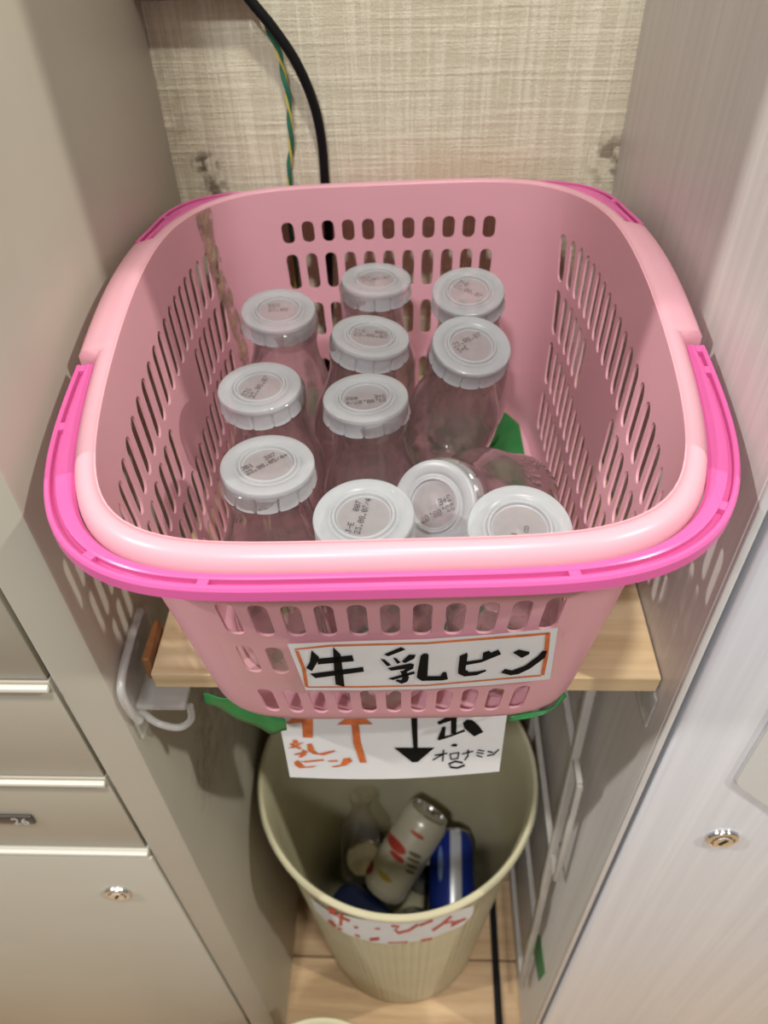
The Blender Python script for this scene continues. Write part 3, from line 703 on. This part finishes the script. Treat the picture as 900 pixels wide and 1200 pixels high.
def bottle(i, base, top):
    lab, rot, txt = info[i]
    base = Vector(base); top = Vector(top); ax = (top - base).normalized()
    o = empty('milk_bottle', base); tag(o, lab, 'bottle', 'empty milk bottles in the pink basket')
    q = Vector((0, 0, 1)).rotation_difference(ax); o.rotation_mode = 'QUATERNION'; o.rotation_quaternion = q
    g = bpy.data.objects.new('glass_body', GL); COL.objects.link(g); g.parent = o; g.rotation_euler = (0, 0, i * 1.1)
    c = bpy.data.objects.new('cap', CP); COL.objects.link(c); c.parent = o; c.rotation_euler = (.02 * math.sin(i * 2.3), .03 * math.cos(i * 1.9), math.radians(rot))
    cc = bpy.data.objects.new('cap_centre', CC); COL.objects.link(cc); cc.parent = c
    V, Fc = dotmatrix(txt, .00040 if max(map(len, txt)) < 9 else .00034, .00034)
    dp = mesh('date_print', [(x, y + .002, .1270) for x, y, z in V], Fc, M_ink, c)
    return o
for i in range(10):
    top = onz(*caps_px[i], .928); b = np.array([*bases[i], .8003]); ax = top - b; ax /= np.linalg.norm(ax); b[2] += .0262 * math.sqrt(max(0, 1 - ax[2] ** 2)); ax = top - b; ax /= np.linalg.norm(ax); 
    zt_ = .928
    for _ in range(12):
        t_ = onz(*caps_px[i], zt_); zt_ -= (np.linalg.norm(t_ - b) - BH) * .8
    bottle(i, b, onz(*caps_px[i], zt_))
bottle(10, (.0646, .1271, .8248), (.0113, .0423, .9046))

# ------------------------------------------------------------------ cables on the back wall
bc = [(-0.1113, 0.298, 1.0863), (-0.0973, 0.298, 1.0634), (-0.0827, 0.299, 1.0444), (-0.0714, 0.301, 1.0256), (-0.0637, 0.304, 1.0029), (-0.0607, 0.307, 0.9794), (-0.0608, 0.3085, 0.9488), (-0.0612, 0.3086, 0.915), (-0.066, 0.3086, 0.85), (-0.07, 0.305, 0.7965)]
tag(tube('power_cable', crom(bc, 8), .0031, M_cable, None, 14), 'thick black power cable hanging down the wallpaper behind the basket', 'cable')
tw = tag(empty('twisted_wire', (-.08, .285, .96)), 'thin twisted green and yellow wire hanging beside the black cable', 'wire')
path = crom([(-0.0957, 0.3055, 1.0727), (-0.0885, 0.3058, 1.0521), (-0.0844, 0.3062, 1.0387), (-0.0808, 0.3068, 1.0182), (-0.0799, 0.307, 0.9952), (-0.082, 0.3085, 0.9726), (-0.0856, 0.309, 0.9489), (-0.088, 0.309, 0.9), (-0.09, 0.309, 0.82), (-0.09, 0.306, 0.7965)], 24)
for ph, mt, nm, r in ((0, M_wgreen, 'green_wire', .0015), (math.pi, M_wyel, 'yellow_wire', .0008)):
    pts = []
    for i, p in enumerate(path):
        a = i * .22 + ph; pts.append((p[0] + .0009 * math.cos(a) - .0035 * max(0, 1 - abs(p[2] - 1.06) / .03), p[1] + .0009 * math.sin(a), p[2]))
    chs(tube(nm, pts, r, mt, None, 8), tw)

# ------------------------------------------------------------------ bin under the shelf
BCX, BCY, BHt, RT, RB = -.0165, .150, .430, .1365, .103
bin_ = tag(empty('waste_bin', (BCX, BCY, 0)), 'round cream ribbed waste bin with cans under the shelf', 'bin')
def brad(z): return RB + (RT - RB) * (z / BHt)
prof = [(.0001, .004), (RB - .012, .004), (RB - .004, .0012), (RB, .006)] + [(brad(z) - .0015, z) for z in np.linspace(.02, .37, 10)] + [(brad(.372), .374), (brad(.385) + .0004, .385), (brad(.415) + .001, .415), (brad(.424) + .004, .422), (brad(.43) + .0042, .4275), (brad(.43) + .0022, .4300), (brad(.43) - .0012, .4290), (brad(.42) - .003, .422)] + [(brad(z) - .0042, z) for z in np.linspace(.40, .02, 12)] + [(RB - .010, .010), (.0001, .010)]
def ribs(r, z, a):
    if .012 < z < .371 and r > brad(z) - .0025: return r + .0011 * (abs(math.sin(a * 45)) - .5)
    return r
V, Fc = lathe_mesh(prof, 540, ribs)
mesh('bin_body', V, Fc, M_bin, bin_, 50)
def bmap(off):
    def f_(X, Y):
        r = ray(350 + X / 4.09, 1040 + Y / 4.09); lo, hi = .0003, .0011
        best = None
        for t in np.linspace(.0003, .0013, 900):
            q = CAMP + r * t
            if q[2] < BHt + .02 and math.hypot(q[0] - BCX, q[1] - BCY) < brad(q[2]) + .0012 + off: best = q; break
        if best is None: best = CAMP + r * .0007
        return best
    return f_
def curve_at(P_, t):
    xs = [p[0] for p in P_]; ys = [p[1] for p in P_]; x = xs[0] + (xs[-1] - xs[0]) * t; return x, float(np.interp(x, xs, ys))
tops_ = [(55, 50), (150, 118), (300, 152), (450, 162), (600, 157), (720, 122), (840, 86)]; bots_ = [(80, 108), (130, 160), (230, 225), (350, 262), (450, 275), (620, 250), (780, 185), (835, 130)]
V = []; nu, nv = 28, 5
f_ = bmap(.0012)
for i in range(nu + 1):
    a = curve_at(tops_, i / nu); b = curve_at(bots_, i / nu)
    for j in range(nv + 1): V.append(f_(a[0] + (b[0] - a[0]) * j / nv, a[1] + (b[1] - a[1]) * j / nv))
lb = tag(empty('bin_label', tuple(V[len(V) // 2])), 'white paper label with red handwriting stuck on the bin front', 'label')
chs(mesh('paper', V, [(i * (nv + 1) + j, i * (nv + 1) + j + 1, (i + 1) * (nv + 1) + j + 1, (i + 1) * (nv + 1) + j) for i in range(nu) for j in range(nv)], M_paper, None, 80), lb)
rs = [line(p, w_) for p, w_ in [([(140, 98), (175, 112)], 14), ([(150, 118), (240, 160)], 13), ([(205, 125), (200, 180)], 14), ([(145, 160), (175, 185)], 13), ([(155, 165), (280, 193)], 11), ([(190, 195), (290, 235)], 10), ([(368, 198), (388, 199)], 8),
      ([(448, 185), (480, 188), (462, 205), (478, 219), (530, 206), (570, 180)], 12), ([(582, 182), (640, 160)], 11), ([(730, 140), (690, 175), (645, 205)], 12), ([(690, 175), (740, 162), (730, 187), (800, 150)], 9), ([(345, 250), (382, 246)], 15), ([(430, 266), (520, 262)], 7), ([(590, 255), (637, 246)], 10)]]
chs(polymesh('red_lettering', rs, bmap(.0016), M_red, None), lb)

# cans inside the bin
def canmat(name, base, blobs, rough=.3, metal=.2):
    m = plain(name, base, rough, .05, 30, metal=metal); nt = m.node_tree; P = nt.nodes['Principled BSDF']; cur = P.inputs['Base Color'].links[0].from_socket
    tc = N(nt, 'ShaderNodeTexCoord')
    for (c, r, col) in blobs:
        mp = N(nt, 'ShaderNodeMapping'); mp.vector_type = 'TEXTURE'; mp.inputs['Location'].default_value = c; mp.inputs['Scale'].default_value = r; L(nt, tc.outputs['Object'], mp.inputs['Vector'])
        ln = N(nt, 'ShaderNodeVectorMath', operation='LENGTH'); L(nt, mp.outputs[0], ln.inputs[0])
        mr = N(nt, 'ShaderNodeMapRange'); mr.inputs[1].default_value = 1; mr.inputs[2].default_value = .85; L(nt, ln.outputs['Value'], mr.inputs[0])
        mx = N(nt, 'ShaderNodeMix', data_type='RGBA'); L(nt, mr.outputs[0], mx.inputs[0]); L(nt, cur, mx.inputs[6]); mx.inputs[7].default_value = (*col, 1); cur = mx.outputs[2]
    L(nt, cur, P.inputs['Base Color']); return m
def can(name, base, axis, h, r, mat, lab, roll=0):
    o = empty(name, base); tag(o, lab, 'can', 'drink cans in the cream bin')
    o.rotation_mode = 'QUATERNION'; o.rotation_quaternion = Vector((0, 0, 1)).rotation_difference(Vector(axis).normalized()) @ Matrix.Rotation(roll, 3, 'Z').to_quaternion()
    V, Fc = lathe_mesh([(r * .70, 0), (r * .82, .001), (r * .98, .009), (r, .013), (r, h - .014), (r * .97, h - .009), (r * .83, h - .002)], 40)
    mesh('can_body', V, Fc, mat, o, 40)
    V, Fc = lathe_mesh([(r * .84, h - .0024), (r * .85, h - .0004), (r * .82, h), (r * .78, h - .0008), (r * .76, h - .0045), (.0001, h - .0045)], 40); mesh('can_lid', V, Fc, M_chrome, o, 40)
    V, Fc = lathe_mesh([(r * .71, 0), (r * .66, .0008), (r * .5, .006), (.0001, .008)], 40); mesh('can_base', V, Fc, M_chrome, o, 40)
    return o
can('drink_can', (-.040, .132, .154), (.053, .063, .062), .116, .0295, canmat('white_printed_can', (.56, .52, .40), [((-.022, -.014, .066), (.014, .03, .007), (.42, .05, .03)), ((-.016, -.022, .056), (.010, .03, .004), (.42, .05, .03)), ((-.030, .0, .020), (.03, .010, .009), (.35, .025, .025)), ((-.024, .016, .100), (.02, .008, .009), (.55, .26, .04)), ((.000, -.030, .070), (.010, .012, .003), (.16, .13, .08)), ((.002, -.03, .063), (.010, .012, .0025), (.16, .13, .08)), ((.004, -.03, .056), (.009, .012, .0025), (.16, .13, .08)), ((.006, -.03, .049), (.008, .012, .0025), (.16, .13, .08)), ((-.018, -.024, .028), (.012, .012, .004), (.42, .30, .06)), ((-.010, -.026, .092), (.010, .012, .003), (.4, .08, .04))]), 'pale can with red and orange print leaning in the cream bin')
can('drink_can', (.046, .102, .146), (.02, .97, .20), .102, .0280, canmat('blue_printed_can', (.010, .035, .30), [((.004, -.028, .06), (.0075, .02, .2), (.60, .62, .66)), ((-.015, -.024, .060), (.003, .02, .022), (.25, .34, .6))]), 'blue can with a white band lying at the right of the bin')
navy = canmat('navy_can', (.012, .022, .075), [((0, -.03, .06), (.02, .02, .01), (.05, .10, .25))])
black = canmat('black_can', (.014, .013, .014), [((0, -.03, .05), (.02, .02, .01), (.09, .08, .05))])
can('drink_can', (-.092, .128, .142), (.5, -.42, .10), .100, .0265, navy, 'dark navy can lying at the left of the cream bin')
for (x, y, mt, lb_) in [(-.065, .190, black, 'black can standing at the left back of the bin floor'), (-.070, .120, black, 'black can standing at the left front of the bin floor'), (.0, .105, black, 'black can standing at the front of the bin floor'), (.048, .145, navy, 'navy can standing at the right of the bin floor'), (.015, .205, navy, 'navy can standing at the back of the bin floor')]:
    can('drink_can', (x, y, .0105), (0, 0, 1), .100, .0290, mt, lb_)
V, Fc = lathe_mesh([(.0001, .0), (.02, .0), (.024, .003), (.025, .05), (.024, .07), (.016, .085), (.0115, .095), (.0115, .106), (.014, .108), (.014, .115), (.0115, .116)], 36)
tb = empty('tonic_bottle', (-.070, .164, .124)); tag(tb, 'small clear glass bottle leaning left of the pale can in the bin', 'bottle'); tb.rotation_mode = 'QUATERNION'; tb.rotation_quaternion = Vector((0, 0, 1)).rotation_difference(Vector((.02, .40, .68)).normalized())
mesh('glass_body', V, Fc, thin_clear('amber_clear_glass', (.96, .93, .85), (.88, .84, .70), .05, 1.6, .05), tb, 60)

# second, smaller cream bin in front of the niche (its rim shows at the lower edge)
b2 = onz(380, 1192, .22); R2 = .088
bn2 = tag(empty('waste_bin', (b2[0], b2[1] - R2, 0)), 'small cream bin whose rim just shows at the bottom edge', 'bin')
pr2_ = [(.0001, .003), (.066, .003), (.070, .006), (R2 - .003, .205), (R2 + .0008, .213), (R2 + .0012, .218), (R2 - .0008, .22), (R2 - .0035, .217), (R2 - .006, .205), (.066, .010), (.0001, .010)]
V, Fc = lathe_mesh(pr2_, 96); mesh('bin_body', V, Fc, M_bin, bn2, 50)

# ------------------------------------------------------------------ plastic rack leaning at the right wall, floor cable, green tape
rk = tag(empty('plastic_rack', (.118, .10, 0)), 'grey plastic ladder rack standing between the bin and the right cabinet', 'rack')
def bar(name, a, b, w1, w2):
    a, b = Vector(a), Vector(b); t = (b - a); ln = t.length; t.normalize()
    o = box(name, (-w1 / 2, -w2 / 2, 0), (w1 / 2, w2 / 2, ln), M_rack, None, .0012, 2); o.rotation_mode = 'QUATERNION'; o.rotation_quaternion = Vector((0, 0, 1)).rotation_difference(t); o.location = a; return ch(o, rk)
fr0, fr1 = onx(604, 1132, .126), onx(674, 806, .126)
fr1 = np.array([.126, .090, .735]); fr0 = np.array([.126, .040, .125])
def frt(t): return fr0 + (fr1 - fr0) * t
bar('rail', fr0, fr1, .007, .007)
bk0, bk1 = fr0 + np.array([0, .165, 0]), fr1 + np.array([0, .125, 0])
bar('rail', bk0, bk1, .007, .007)
for t in (.02, .27, .52, .77, .97): bar('rung', frt(t) + np.array([0, .003, 0]), bk0 + (bk1 - bk0) * t - np.array([0, .003, 0]), .0055, .0055)
fo = .024
bar('rail', frt(.52) + np.array([0, -fo, 0]), frt(.77) + np.array([0, -fo, 0]), .005, .005)
for t in (.52, .77): bar('rung', frt(t) + np.array([0, -fo, 0]), frt(t) - np.array([0, .003, 0]), .005, .005)
tag(tube('floor_cable', crom([(.112, .29, .006), (.112, .24, .005), (.110, .15, .005), (.1085, .06, .005), (.108, -.02, .005), (.1075, -.10, .005), (.10, -.2, .005)], 8), .0048, M_cable, None, 10), 'black cable running along the floor beside the right cabinet', 'cable')
gp_ = [onx(632, 1095, XR - .0008), onx(622, 1098, XR - .0008), onx(631, 1150, XR - .0008), onx(638, 1140, XR - .0008)]
o = mesh('green_tape', gp_, [(0, 1, 2, 3)], M_green); md = o.modifiers.new('thickness', 'SOLIDIFY'); md.thickness = .0004; tag(o, 'small green tape piece on the lower side of the white cabinet', 'tape')
